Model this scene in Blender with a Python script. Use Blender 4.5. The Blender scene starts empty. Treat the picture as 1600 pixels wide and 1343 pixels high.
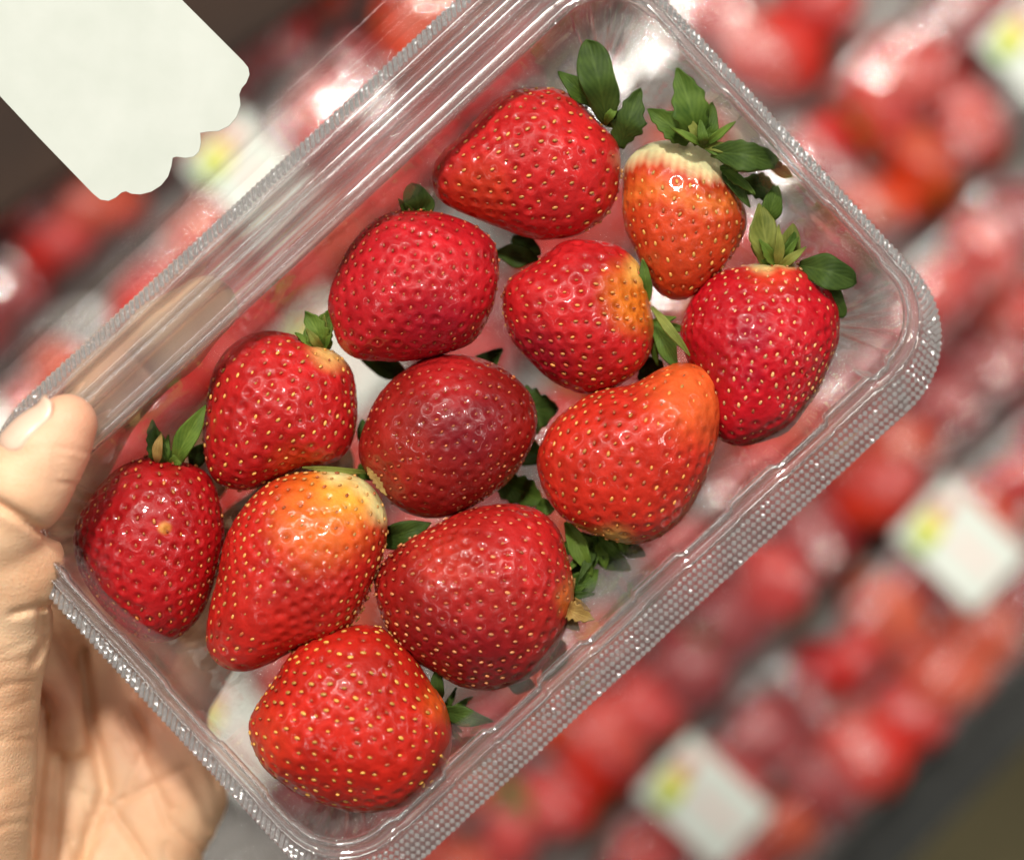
import bpy, bmesh, math, random
import numpy as np
from mathutils import Vector, Matrix

random.seed(7); RNG = np.random.default_rng(7)
scene = bpy.context.scene
col = scene.collection

# ------------------------------------------------------------------ camera, light, exposure
D = 0.50                 # camera height above the rim of the held pack (m)
S = 0.1425e-3            # metres per photo pixel in the rim plane
cam_d = bpy.data.cameras.new('camera'); cam = bpy.data.objects.new('camera', cam_d); col.objects.link(cam)
cam.location = (0, 0, D); cam.rotation_euler = (0, 0, 0)
cam_d.sensor_fit = 'HORIZONTAL'; cam_d.sensor_width = 36.0
cam_d.lens = 36.0 * D / (1600 * S)
cam_d.clip_start = 0.01; cam_d.clip_end = 50
cam_d.dof.use_dof = True; cam_d.dof.focus_distance = D + 0.010
cam_d.dof.aperture_fstop = (cam_d.lens / 1000) / 0.0165      # about 16 mm wide aperture
cam_d.dof.aperture_blades = 0
scene.camera = cam

world = bpy.data.worlds.new('World'); scene.world = world; world.use_nodes = True
bg = world.node_tree.nodes['Background']
bg.inputs['Color'].default_value = (1.0, 0.93, 0.84, 1); bg.inputs['Strength'].default_value = 0.085

def area(name, loc, target, size, power, color=(1, .93, .82), size_y=None):
    l = bpy.data.lights.new(name, 'AREA'); l.energy = power; l.color = color
    l.shape = 'RECTANGLE' if size_y else 'DISK'; l.size = size
    if size_y: l.size_y = size_y
    o = bpy.data.objects.new(name, l); col.objects.link(o); o.location = loc
    d = Vector(target) - Vector(loc)
    o.rotation_euler = d.to_track_quat('-Z', 'Y').to_euler()
    return o
area('ceiling_lamp', (-0.25, 1.15, 2.0), (0, 0, 0), 0.17, 38, (1, .95, .87))
area('ceiling_lamp', (0.62, 1.5, 2.2), (0, 0, -.3), 0.14, 9)
area('ceiling_lamp', (-1.3, 0.6, 2.2), (0, 0, -.3), 0.14, 7)
area('ceiling_lamp', (1.5, -0.2, 2.2), (0, 0, -.3), 0.20, 5)
area('ceiling_panel', (-1.0, 2.2, 2.3), (0, 0, -.2), 1.4, 26, (1, .95, .87), 0.35)
area('ceiling_panel', (1.5, 1.6, 2.3), (0, 0, -.2), 1.4, 14, (1, .95, .87), 0.35)
for _x, _y, _z in ((-2.0, 1.0, 2.3), (-.7, -1.6, 2.3), (.9, 2.6, 2.1), (2.2, -1.0, 2.3), (-1.8, -.9, 2.2), (1.1, .75, 2.4)):
    area('added_strip_light', (_x, _y, _z), (0, 0, -.1), 1.6, 3.2, (1, .96, .90), 0.07)  # unseen strips, added so the plastic ridges catch thin highlight lines
area('added_side_light', (-2.3, 1.7, .75), (0, 0, 0), 1.5, 6, (1, .98, .94), 0.25)  # pair of unseen side lights added for reflections in the tray walls
area('added_side_light', (2.4, 0.9, .9), (0, 0, 0), 1.5, 6, (1, .98, .94), 0.25)

scene.view_settings.view_transform = 'Standard'; scene.view_settings.look = 'None'
scene.view_settings.exposure = 0.27; scene.view_settings.gamma = 1.0
scene.view_settings.use_curve_mapping = False
cy = scene.cycles
cy.use_denoising = True; cy.use_adaptive_sampling = True; cy.adaptive_threshold = .025
cy.max_bounces = 10; cy.transparent_max_bounces = 32; cy.transmission_bounces = 12; cy.glossy_bounces = 6; cy.diffuse_bounces = 3
cy.sample_clamp_indirect = 4.0
cy.caustics_reflective = False; cy.caustics_refractive = True

# ------------------------------------------------------------------ helpers
def P(x, y, z=0.0):
    """point at height z (m) on the sight line of photo pixel (x, y)"""
    k = S * (D - z) / D
    return Vector(((x - 800) * k, (671.5 - y) * k, z))

def tag(o, label, cat, group=None, kind=None):
    if label: o['label'] = label
    if cat: o['category'] = cat
    if group: o['group'] = group
    if kind: o['kind'] = kind
    return o

def empty(name, loc=(0, 0, 0)):
    o = bpy.data.objects.new(name, None); o.location = loc; o.empty_display_size = .01
    col.objects.link(o); return o

def mesh_obj(name, verts, faces, mat, parent=None, smooth=True):
    me = bpy.data.meshes.new(name)
    if isinstance(verts, np.ndarray): verts = verts.tolist()
    if isinstance(faces, np.ndarray): faces = faces.tolist()
    me.from_pydata(verts, [], faces)
    me.validate(); me.update()
    if smooth: me.polygons.foreach_set('use_smooth', [True] * len(me.polygons))
    if mat: me.materials.append(mat)
    o = bpy.data.objects.new(name, me); col.objects.link(o)
    if parent: o.parent = parent
    return o

def point_colors(o, rgb, name='Col'):
    a = o.data.color_attributes.new(name, 'FLOAT_COLOR', 'POINT')
    c = np.ones((len(rgb), 4), dtype=np.float32); c[:, :3] = rgb
    a.data.foreach_set('color', c.ravel())

class NT:
    def __init__(self, name):
        self.m = bpy.data.materials.new(name); self.m.use_nodes = True
        self.t = self.m.node_tree; self.t.nodes.clear()
        self.out = self.t.nodes.new('ShaderNodeOutputMaterial')
    def n(self, typ, **kw):
        nd = self.t.nodes.new(typ)
        for k, v in kw.items():
            if k.startswith('i_'): nd.inputs[k[2:].replace('_', ' ')].default_value = v
            else: setattr(nd, k, v)
        return nd
    def l(self, a, b): self.t.links.new(a, b)
    def surf(self, s): self.l(s, self.out.inputs['Surface']); return self.m

def principled(name, color, rough=.5, **kw):
    t = NT(name); p = t.n('ShaderNodeBsdfPrincipled')
    p.inputs['Base Color'].default_value = (*color, 1); p.inputs['Roughness'].default_value = rough
    for k, v in kw.items(): p.inputs[k].default_value = v
    t.surf(p.outputs[0]); return t, p

# ------------------------------------------------------------------ materials
def mat_plastic(name, rough=.05, haze=.035, bump=.32, bscale=110, ior=1.55, boost=1.7, edge=(.88, .87, .86, 1)):
    """thin clear sheet: straight-through transmission, Fresnel gloss, a trace of haze"""
    t = NT(name)
    co = t.n('ShaderNodeTexCoord'); nz = t.n('ShaderNodeTexNoise'); nz.inputs['Scale'].default_value = bscale
    nz.inputs['Detail'].default_value = 2
    t.l(co.outputs['Object'], nz.inputs['Vector'])
    bp = t.n('ShaderNodeBump'); bp.inputs['Strength'].default_value = bump; bp.inputs['Distance'].default_value = .002
    t.l(nz.outputs['Fac'], bp.inputs['Height'])
    # Schlick reflectance, the same from both sides of the thin sheet
    fc_ = t.n('ShaderNodeLayerWeight'); fc_.inputs['Blend'].default_value = .5; t.l(bp.outputs[0], fc_.inputs['Normal'])
    pw = t.n('ShaderNodeMath', operation='POWER'); pw.inputs[1].default_value = 4; t.l(fc_.outputs['Facing'], pw.inputs[0])
    f0 = ((ior - 1) / (ior + 1)) ** 2
    mu = t.n('ShaderNodeMath', operation='MULTIPLY_ADD', use_clamp=True); mu.inputs[1].default_value = (1 - f0) * min(boost, 1); mu.inputs[2].default_value = f0 * boost
    t.l(pw.outputs[0], mu.inputs[0])
    lw = t.n('ShaderNodeLayerWeight'); lw.inputs['Blend'].default_value = .35
    mx = t.n('ShaderNodeMix', data_type='RGBA'); mx.inputs['A'].default_value = (.975, .972, .968, 1); mx.inputs['B'].default_value = edge
    t.l(lw.outputs['Facing'], mx.inputs['Factor'])
    tr = t.n('ShaderNodeBsdfTransparent'); t.l(mx.outputs['Result'], tr.inputs['Color'])
    df = t.n('ShaderNodeBsdfDiffuse'); df.inputs['Color'].default_value = (.85, .85, .85, 1)
    m0 = t.n('ShaderNodeMixShader'); m0.inputs[0].default_value = haze
    t.l(tr.outputs[0], m0.inputs[1]); t.l(df.outputs[0], m0.inputs[2])
    gl = t.n('ShaderNodeBsdfGlossy'); gl.inputs['Roughness'].default_value = rough; gl.inputs['Color'].default_value = (1, 1, 1, 1)
    t.l(bp.outputs[0], gl.inputs['Normal'])
    ms = t.n('ShaderNodeMixShader'); t.l(mu.outputs[0], ms.inputs[0]); t.l(m0.outputs[0], ms.inputs[1]); t.l(gl.outputs[0], ms.inputs[2])
    return t.surf(ms.outputs[0])
M_TRAY = mat_plastic('clear_plastic_tray')
M_LID = mat_plastic('clear_plastic_lid', rough=.03, haze=.002, bump=.05, bscale=40, boost=.15)
M_BGPACK = mat_plastic('clear_plastic_shelf_packs', rough=.11, haze=.03, bump=1.0, bscale=85, boost=1.9)

def mat_rim(name, mixf, rough, gloss=.19, haze=.05):
    """thicker moulded plastic: part true refraction, part straight-through"""
    t = NT(name); co = t.n('ShaderNodeTexCoord'); nz = t.n('ShaderNodeTexNoise'); nz.inputs['Scale'].default_value = 90
    t.l(co.outputs['Object'], nz.inputs['Vector'])
    bp = t.n('ShaderNodeBump'); bp.inputs['Strength'].default_value = .05; bp.inputs['Distance'].default_value = .002; t.l(nz.outputs['Fac'], bp.inputs['Height'])
    g = t.n('ShaderNodeBsdfGlass'); g.inputs['IOR'].default_value = 1.5; g.inputs['Roughness'].default_value = rough; t.l(bp.outputs[0], g.inputs['Normal'])
    tr = t.n('ShaderNodeBsdfTransparent'); tr.inputs['Color'].default_value = (.97, .965, .96, 1)
    gl = t.n('ShaderNodeBsdfGlossy'); gl.inputs['Roughness'].default_value = .04; t.l(bp.outputs[0], gl.inputs['Normal'])
    m = t.n('ShaderNodeMixShader'); m.inputs[0].default_value = mixf; t.l(tr.outputs[0], m.inputs[1]); t.l(g.outputs[0], m.inputs[2])
    m2 = t.n('ShaderNodeMixShader'); m2.inputs[0].default_value = gloss; t.l(m.outputs[0], m2.inputs[1]); t.l(gl.outputs[0], m2.inputs[2])
    df = t.n('ShaderNodeBsdfDiffuse'); df.inputs['Color'].default_value = (.85, .85, .85, 1)
    m3 = t.n('ShaderNodeMixShader'); m3.inputs[0].default_value = haze; t.l(m2.outputs[0], m3.inputs[1]); t.l(df.outputs[0], m3.inputs[2])
    return t.surf(m3.outputs[0])
M_RIM = mat_rim('clear_plastic_rim', .42, .01)
M_KNURL = mat_rim('clear_plastic_knurl', .28, .03, .26, .14)

def mat_flesh():
    t = NT('strawberry_flesh'); p = t.n('ShaderNodeBsdfPrincipled')
    at = t.n('ShaderNodeAttribute', attribute_name='Col')
    co = t.n('ShaderNodeTexCoord'); nz = t.n('ShaderNodeTexNoise'); nz.inputs['Scale'].default_value = 260; nz.inputs['Detail'].default_value = 5
    t.l(co.outputs['Object'], nz.inputs['Vector'])
    mr = t.n('ShaderNodeMapRange'); mr.inputs['From Min'].default_value = .3; mr.inputs['From Max'].default_value = .7
    mr.inputs['To Min'].default_value = .8; mr.inputs['To Max'].default_value = 1.15
    t.l(nz.outputs['Fac'], mr.inputs['Value'])
    mx = t.n('ShaderNodeMix', data_type='RGBA', blend_type='MULTIPLY'); mx.inputs['Factor'].default_value = 1
    t.l(at.outputs['Color'], mx.inputs['A']); t.l(mr.outputs[0], mx.inputs['B']); t.l(mx.outputs['Result'], p.inputs['Base Color'])
    n2 = t.n('ShaderNodeTexNoise'); n2.inputs['Scale'].default_value = 900; n2.inputs['Detail'].default_value = 3
    t.l(co.outputs['Object'], n2.inputs['Vector'])
    bp = t.n('ShaderNodeBump'); bp.inputs['Strength'].default_value = .30; bp.inputs['Distance'].default_value = .0006
    t.l(n2.outputs['Fac'], bp.inputs['Height']); t.l(bp.outputs[0], p.inputs['Normal'])
    r2 = t.n('ShaderNodeMapRange'); r2.inputs['From Min'].default_value = .3; r2.inputs['From Max'].default_value = .7
    r2.inputs['To Min'].default_value = .34; r2.inputs['To Max'].default_value = .55
    t.l(nz.outputs['Fac'], r2.inputs['Value']); t.l(r2.outputs[0], p.inputs['Roughness'])
    p.inputs['Subsurface Weight'].default_value = .12; p.inputs['Subsurface Radius'].default_value = (1, .22, .12); p.inputs['Subsurface Scale'].default_value = .0022
    p.inputs['Specular IOR Level'].default_value = .20; p.inputs['Coat Roughness'].default_value = .07
    n3 = t.n('ShaderNodeTexNoise'); n3.inputs['Scale'].default_value = 90; n3.inputs['Detail'].default_value = 2; t.l(co.outputs['Object'], n3.inputs['Vector'])
    r3 = t.n('ShaderNodeMapRange'); r3.inputs['From Min'].default_value = .38; r3.inputs['From Max'].default_value = .62; r3.inputs['To Min'].default_value = .15; r3.inputs['To Max'].default_value = .85
    t.l(n3.outputs['Fac'], r3.inputs['Value']); t.l(r3.outputs[0], p.inputs['Coat Weight'])
    return t.surf(p.outputs[0])
M_FLESH = mat_flesh()

def mat_seed():
    t = NT('strawberry_seed'); p = t.n('ShaderNodeBsdfPrincipled'); at = t.n('ShaderNodeAttribute', attribute_name='Col')
    t.l(at.outputs['Color'], p.inputs['Base Color']); p.inputs['Roughness'].default_value = .32
    return t.surf(p.outputs[0])
M_SEED = mat_seed()

def mat_leaf(name, c1, c2, trans=.3):
    t = NT(name); p = t.n('ShaderNodeBsdfPrincipled')
    uv = t.n('ShaderNodeUVMap'); uv.uv_map = 'UVMap'
    sp = t.n('ShaderNodeSeparateXYZ'); t.l(uv.outputs[0], sp.inputs[0])
    # veins run from the midrib (u = .5) outwards and forwards
    ab = t.n('ShaderNodeMath', operation='SUBTRACT'); ab.inputs[1].default_value = .5; t.l(sp.outputs['X'], ab.inputs[0])
    aa = t.n('ShaderNodeMath', operation='ABSOLUTE'); t.l(ab.outputs[0], aa.inputs[0])
    m1 = t.n('ShaderNodeMath', operation='MULTIPLY_ADD'); m1.inputs[1].default_value = -1.1; t.l(aa.outputs[0], m1.inputs[0]); t.l(sp.outputs['Y'], m1.inputs[2])
    m2 = t.n('ShaderNodeMath', operation='MULTIPLY'); m2.inputs[1].default_value = 38; t.l(m1.outputs[0], m2.inputs[0])
    sn = t.n('ShaderNodeMath', operation='SINE'); t.l(m2.outputs[0], sn.inputs[0])
    mid = t.n('ShaderNodeMapRange'); mid.inputs['From Min'].default_value = 0; mid.inputs['From Max'].default_value = .06
    mid.inputs['To Min'].default_value = 1; mid.inputs['To Max'].default_value = 0; t.l(aa.outputs[0], mid.inputs['Value'])
    co = t.n('ShaderNodeTexCoord'); nz = t.n('ShaderNodeTexNoise'); nz.inputs['Scale'].default_value = 220; nz.inputs['Detail'].default_value = 4
    t.l(co.outputs['Object'], nz.inputs['Vector'])
    ad = t.n('ShaderNodeMath', operation='MULTIPLY_ADD'); ad.inputs[1].default_value = .05; t.l(sn.outputs[0], ad.inputs[0]); t.l(nz.outputs['Fac'], ad.inputs[2])
    a2 = t.n('ShaderNodeMath', operation='MULTIPLY_ADD'); a2.inputs[1].default_value = .22; t.l(mid.outputs[0], a2.inputs[0]); t.l(ad.outputs[0], a2.inputs[2])
    mr = t.n('ShaderNodeMapRange'); mr.inputs['From Min'].default_value = .25; mr.inputs['From Max'].default_value = .85; t.l(a2.outputs[0], mr.inputs['Value'])
    mx = t.n('ShaderNodeMix', data_type='RGBA'); mx.inputs['A'].default_value = (*c1, 1); mx.inputs['B'].default_value = (*c2, 1)
    t.l(mr.outputs[0], mx.inputs['Factor']); t.l(mx.outputs['Result'], p.inputs['Base Color'])
    bp = t.n('ShaderNodeBump'); bp.inputs['Strength'].default_value = .5; bp.inputs['Distance'].default_value = .0006; t.l(a2.outputs[0], bp.inputs['Height'])
    t.l(bp.outputs[0], p.inputs['Normal']); p.inputs['Roughness'].default_value = .62; p.inputs['Specular IOR Level'].default_value = .3
    tl = t.n('ShaderNodeBsdfTranslucent'); t.l(mx.outputs['Result'], tl.inputs['Color'])
    ms = t.n('ShaderNodeMixShader'); ms.inputs[0].default_value = trans; t.l(p.outputs[0], ms.inputs[1]); t.l(tl.outputs[0], ms.inputs[2])
    return t.surf(ms.outputs[0])
M_LEAF = {'dark': mat_leaf('sepal_dark_green', (.028, .060, .008), (.085, .145, .022)),
          'mid': mat_leaf('sepal_mid_green', (.045, .10, .010), (.14, .23, .03)),
          'bright': mat_leaf('sepal_bright_green', (.06, .13, .012), (.20, .30, .04)),
          'pale': mat_leaf('sepal_yellow_green', (.12, .15, .02), (.32, .34, .07)),
          'dry': mat_leaf('sepal_dried_brown', (.28, .15, .04), (.58, .40, .12))}

def mat_skin():
    t = NT('skin'); p = t.n('ShaderNodeBsdfPrincipled'); co = t.n('ShaderNodeTexCoord')
    n1 = t.n('ShaderNodeTexNoise'); n1.inputs['Scale'].default_value = 55; n1.inputs['Detail'].default_value = 5
    t.l(co.outputs['Object'], n1.inputs['Vector'])
    rp = t.n('ShaderNodeValToRGB'); e = rp.color_ramp.elements
    e[0].position = .32; e[0].color = (.72, .40, .225, 1); e[1].position = .68; e[1].color = (.86, .59, .375, 1)
    t.l(n1.outputs['Fac'], rp.inputs[0])
    ab_ = t.n('ShaderNodeAttribute', attribute_name='Blush'); bmx = t.n('ShaderNodeMix', data_type='RGBA'); bmx.inputs['B'].default_value = (.72, .33, .23, 1)
    bs_ = t.n('ShaderNodeMath', operation='MULTIPLY'); bs_.inputs[1].default_value = .75; t.l(ab_.outputs['Fac'], bs_.inputs[0]); t.l(bs_.outputs[0], bmx.inputs['Factor'])
    t.l(rp.outputs[0], bmx.inputs['A']); t.l(bmx.outputs['Result'], p.inputs['Base Color'])
    # fine lines: stretched noise + cells
    mp = t.n('ShaderNodeMapping'); mp.inputs['Rotation'].default_value = (0, 0, .15); mp.inputs['Scale'].default_value = (1, 5, 1)
    t.l(co.outputs['Object'], mp.inputs['Vector'])
    n2 = t.n('ShaderNodeTexNoise'); n2.inputs['Scale'].default_value = 190; n2.inputs['Detail'].default_value = 3; t.l(mp.outputs[0], n2.inputs['Vector'])
    vo = t.n('ShaderNodeTexVoronoi', feature='DISTANCE_TO_EDGE'); vo.inputs['Scale'].default_value = 900; t.l(co.outputs['Object'], vo.inputs['Vector'])
    ad = t.n('ShaderNodeMath', operation='MULTIPLY_ADD'); ad.inputs[1].default_value = .8; t.l(vo.outputs['Distance'], ad.inputs[0]); sc_ = t.n('ShaderNodeMath', operation='MULTIPLY'); sc_.inputs[1].default_value = .45; t.l(n2.outputs['Fac'], sc_.inputs[0]); t.l(sc_.outputs[0], ad.inputs[2])
    bp = t.n('ShaderNodeBump'); bp.inputs['Strength'].default_value = .28; bp.inputs['Distance'].default_value = .0008
    t.l(ad.outputs[0], bp.inputs['Height']); t.l(bp.outputs[0], p.inputs['Normal'])
    p.inputs['Roughness'].default_value = .52; p.inputs['Specular IOR Level'].default_value = .4
    p.inputs['Subsurface Weight'].default_value = .15; p.inputs['Subsurface Radius'].default_value = (1, .35, .2); p.inputs['Subsurface Scale'].default_value = .003
    return t.surf(p.outputs[0])
M_SKIN = mat_skin()
M_NAIL = principled('fingernail', (.80, .55, .42), .3)[1].id_data
M_NAIL = bpy.data.materials['fingernail']

def mat_paper(name='label_paper', k=1.0):
    t = NT(name); p = t.n('ShaderNodeBsdfPrincipled'); co = t.n('ShaderNodeTexCoord')
    n = t.n('ShaderNodeTexNoise'); n.inputs['Scale'].default_value = 90; n.inputs['Detail'].default_value = 4; t.l(co.outputs['Object'], n.inputs['Vector'])
    rp = t.n('ShaderNodeValToRGB'); e = rp.color_ramp.elements; e[0].position = .3; e[0].color = (.51 * k, .55 * k, .50 * k, 1); e[1].position = .7; e[1].color = (.56 * k, .595 * k, .55 * k, 1)
    t.l(n.outputs['Fac'], rp.inputs[0]); t.l(rp.outputs[0], p.inputs['Base Color']); p.inputs['Roughness'].default_value = .6
    return t.surf(p.outputs[0])
M_PAPER = mat_paper(); M_PAPER2 = mat_paper('shelf_label_paper', 1.3)
def flat(name, c, rough=.5, **kw): principled(name, c, rough, **kw); return bpy.data.materials[name]

# ------------------------------------------------------------------ the setting
def noisy(name, c1, c2, scale, rough=.5):
    t = NT(name); p = t.n('ShaderNodeBsdfPrincipled'); co = t.n('ShaderNodeTexCoord')
    n = t.n('ShaderNodeTexNoise'); n.inputs['Scale'].default_value = scale; n.inputs['Detail'].default_value = 6; t.l(co.outputs['Object'], n.inputs['Vector'])
    rp = t.n('ShaderNodeValToRGB'); e = rp.color_ramp.elements; e[0].position = .3; e[0].color = (*c1, 1); e[1].position = .7; e[1].color = (*c2, 1)
    t.l(n.outputs['Fac'], rp.inputs[0]); t.l(rp.outputs[0], p.inputs['Base Color']); p.inputs['Roughness'].default_value = rough
    return t.surf(p.outputs[0])
M_SHELF = noisy('shelf_grey', (.25, .24, .225), (.36, .345, .325), 30, .45)
M_RAIL = noisy('rail_dark_metal', (.012, .013, .012), (.03, .032, .03), 40, .4)
M_FLOOR = noisy('floor_olive', (.15, .125, .05), (.24, .20, .09), 6, .5)
M_WOOD = noisy('dark_brown_wood', (.020, .008, .003), (.040, .017, .007), 14, .85)

ZB = -0.50                                   # top of the display shelf
KB = S * (D - ZB) / D                        # metres per photo pixel down there
def WT(w, t, z=ZB):
    """shelf coordinates in pixels: w across (towards the lower right), t along the rows (towards the upper right)"""
    x = (w + t) / math.sqrt(2); y = (w - t) / math.sqrt(2)
    k = KB
    return Vector(((x - 800) * k, (671.5 - y) * k, z))
def slab(name, w0, w1, t0, t1, z0, z1, mat, kind='structure', parent=None):
    v = [tuple(WT(w, t, z)) for z in (z0, z1) for (w, t) in ((w0, t0), (w1, t0), (w1, t1), (w0, t1))]
    f = [(0, 1, 2, 3), (7, 6, 5, 4), (0, 4, 5, 1), (1, 5, 6, 2), (2, 6, 7, 3), (3, 7, 4, 0)]
    o = mesh_obj(name, v, f, mat, parent, smooth=False)
    if kind: o['kind'] = kind
    bm = bmesh.new(); bm.from_mesh(o.data); bmesh.ops.recalc_face_normals(bm, faces=bm.faces); bm.to_mesh(o.data); bm.free()
    return o
floor = mesh_obj('floor', [(-6, -6, -1.45), (6, -6, -1.45), (6, 6, -1.45), (-6, 6, -1.45)], [(0, 1, 2, 3)], M_FLOOR, smooth=False); floor['kind'] = 'structure'
slab('shelf', -600, 1856, -3000, 3000, ZB - .03, ZB, M_SHELF)
rail = slab('shelf_rail', 1860, 1950, -3000, 3000, ZB - .06, ZB + .006, M_RAIL, None)
tag(rail, 'black metal rail along the edge of the display shelf', 'rail')
zt_ = ZB + .055
pv = [P(x, y, zt_) for x, y in ((-500, 690), (900, -298), (300, -1100), (-1100, -320))]
V = [(p.x, p.y, zt_) for p in pv] + [(p.x, p.y, zt_ - .02) for p in pv]
panel = mesh_obj('back_board', V, [(0, 1, 2, 3), (7, 6, 5, 4), (0, 4, 5, 1), (1, 5, 6, 2), (2, 6, 7, 3), (3, 7, 4, 0)], M_WOOD, smooth=False)
bm = bmesh.new(); bm.from_mesh(panel.data); bmesh.ops.recalc_face_normals(bm, faces=bm.faces); bm.to_mesh(panel.data); bm.free()
tag(panel, 'dark brown wooden board over the far edge of the shelf', 'board')

# ------------------------------------------------------------------ swept rounded rectangles
def rloop(a, b, offs, zs, R, nl=60, ns=36, nc=12, mod=None):
    """one loop; a, b half sizes; offs/zs = values on the sides [+u, +v, -u, -v]"""
    oR, oT, oL, oB = offs
    xr, xl, yt, yb = a + oR, -a - oL, b + oT, -b - oB
    def rad(o1, o2): return max(R + (o1 + o2) / 2, .0012)
    pts = []
    cs = [(xr, yb, rad(oR, oB), -90, 3, 0, -1, 1), (xr, yt, rad(oR, oT), 0, 0, 1, -1, -1), (xl, yt, rad(oL, oT), 90, 1, 2, 1, -1), (xl, yb, rad(oL, oB), 180, 2, 3, 1, 1)]
    C = []
    for (x, y, r, a0, s0, s1, sx, sy) in cs:
        r = min(r, (xr - xl) / 2 - 1e-5, (yt - yb) / 2 - 1e-5)
        cx, cyy = x + sx * r, y + sy * r
        C.append([(cx + r * math.cos(math.radians(a0 + 90 * k / nc)), cyy + r * math.sin(math.radians(a0 + 90 * k / nc)),
                   zs[s0] + (zs[s1] - zs[s0]) * (k / nc)) for k in range(nc + 1)])
    cnt = [ns, nl, ns, nl]
    for i in range(4):
        c = C[i]; n = C[(i + 1) % 4]
        for p in c: pts.append((p, i, 'c'))
        p0, p1 = c[-1], n[0]
        for k in range(1, cnt[i]):
            f = k / cnt[i]; pts.append((tuple(p0[j] + (p1[j] - p0[j]) * f for j in range(3)), i, f))
    return pts
def sweep(rows, a, b, R, res=(60, 36, 12), modf=None, cap=True):
    V, F = [], []; n = None
    for ri, (offs, zs) in enumerate(rows):
        offs = [o * 1e-3 for o in (offs if hasattr(offs, '__len__') else [offs] * 4)]
        zs = [z * 1e-3 for z in (zs if hasattr(zs, '__len__') else [zs] * 4)]
        L = rloop(a, b, offs, zs, R, *res); n = len(L)
        for j, (p, side, f) in enumerate(L):
            p = Vector(p)
            if modf: p = p + modf(ri, j, n, side, f, p)
            V.append(tuple(p))
    for r in range(len(rows) - 1):
        for j in range(n):
            k = (j + 1) % n; F.append((r * n + j, r * n + k, (r + 1) * n + k, (r + 1) * n + j))
    if cap: F.append(tuple((len(rows) - 1) * n + j for j in range(n)))
    return V, F

# ------------------------------------------------------------------ the held pack
A_, B_, R_ = 0.0900, 0.0525, 0.0135
ANG = math.radians(42.7)
C0 = P(740, 655, 0)
MU = Vector((math.cos(ANG), math.sin(ANG), 0)); MV = Vector((-math.sin(ANG), math.cos(ANG), 0))
pack = empty('fruit_pack', C0); pack.rotation_euler = (0, 0, ANG)
tag(pack, 'open clear plastic strawberry pack with knurled rim, held in the hand', 'pack')
rows = [([5.0, 19, 6.6, 12.0], -1.7), ([4.95, 18.9, 6.5, 11.9], -1.0), ([3.1, 16.2, 3.7, 4.9], -1.0), ([2.9, 15.8, 3.5, 4.5], [0.2, .3, .2, .3]),
        ([2.7, 15.2, 3.3, 4.2], .9), ([2.4, 14.2, 3.0, 3.6], .9), ([2.1, 13.7, 2.7, 3.2], [.5, -.6, .5, .2]), ([1.9, 13.2, 2.4, 2.9], [-.4, -1.6, -.4, -.7]),
        ([1.6, 10.4, 1.9, 2.1], [-.5, -1.8, -.5, -.8]), ([1.3, 9.8, 1.5, 1.6], [-.3, .4, -.3, -.5]), ([1.1, 9.0, 1.2, 1.3], [.3, 1.2, .3, .2]),
        ([.9, 7.4, 1.0, 1.0], [.8, 1.2, .8, .8]), ([.7, 6.8, .7, .8], [1.1, .1, 1.1, 1.2]), ([.55, 6.3, .6, .6], [1.2, -1.3, 1.2, 1.4]), ([.4, 2.8, .4, .4], [1.3, -1.6, 1.3, 1.5]),
        ([.2, 2.2, .2, .2], [1.3, -.3, 1.3, 1.5]), ([0, 1.4, 0, 0], [1.1, .9, 1.1, 1.3]), ([-.2, .4, -.2, -.2], [.7, 1.1, .7, .8]), ([-.45, -.3, -.45, -.45], -.2), ([-.8, -.7, -.8, -.8], -2),
        (-1.5, -5), (-2.6, -9), (-3.2, -9.6), (-6.0, -20), (-8.6, -29.5), (-9.6, -32.6), (-11.2, -34.8), (-13.2, -35.9), (-15.5, -36.2), (-22, -36.2), (-34, -36.1), (-46, -36.2), (-51, -36.2)]
def smooth01(x): x = min(max(x, 0), 1); return x * x * (3 - 2 * x)
def tray_mod(ri, j, n, side, f, p):
    d = Vector((0, 0, 0))
    z = p.z * 1e3
    # moulded notches along the inner lip of the long front side, and shallow ones elsewhere
    if f != 'c':
        L = (2 * A_ if side in (1, 3) else 2 * B_) * 1e3
        s = f * L
        per = 34.0 if side == 3 else 44.0
        q = (s % per) / per
        tz = smooth01((q - .10) / .03) * (1 - smooth01((q - .62) / .03))
        nrm = [Vector((1, 0, 0)), Vector((0, 1, 0)), Vector((-1, 0, 0)), Vector((0, -1, 0))][(side + 1) % 4]
        if side == 3: nrm = Vector((0, -1, 0))
        nrm = {0: Vector((1, 0, 0)), 1: Vector((0, 1, 0)), 2: Vector((-1, 0, 0)), 3: Vector((0, -1, 0))}[side]
        if 5 <= ri <= 22:
            d += nrm * (tz * (1.2 if side == 3 else (0 if side == 1 else .5)) * 1e-3) * (1 if ri > 10 else .45)
            if 9 <= ri <= 16 and side == 3: d.z -= tz * .0006
        if 22 < ri < 27:
            d += nrm * (.55e-3 * math.sin(s / L * math.pi * 22) * (1 if ri < 26 else .5))
    else:
        if 19 < ri < 28:
            c = Vector((p.x, p.y, 0)).normalized()
            d += c * (1.3e-3 * math.cos(j * math.pi * 2 / 7) * (1 if ri < 27 else .6))
    return d
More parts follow.
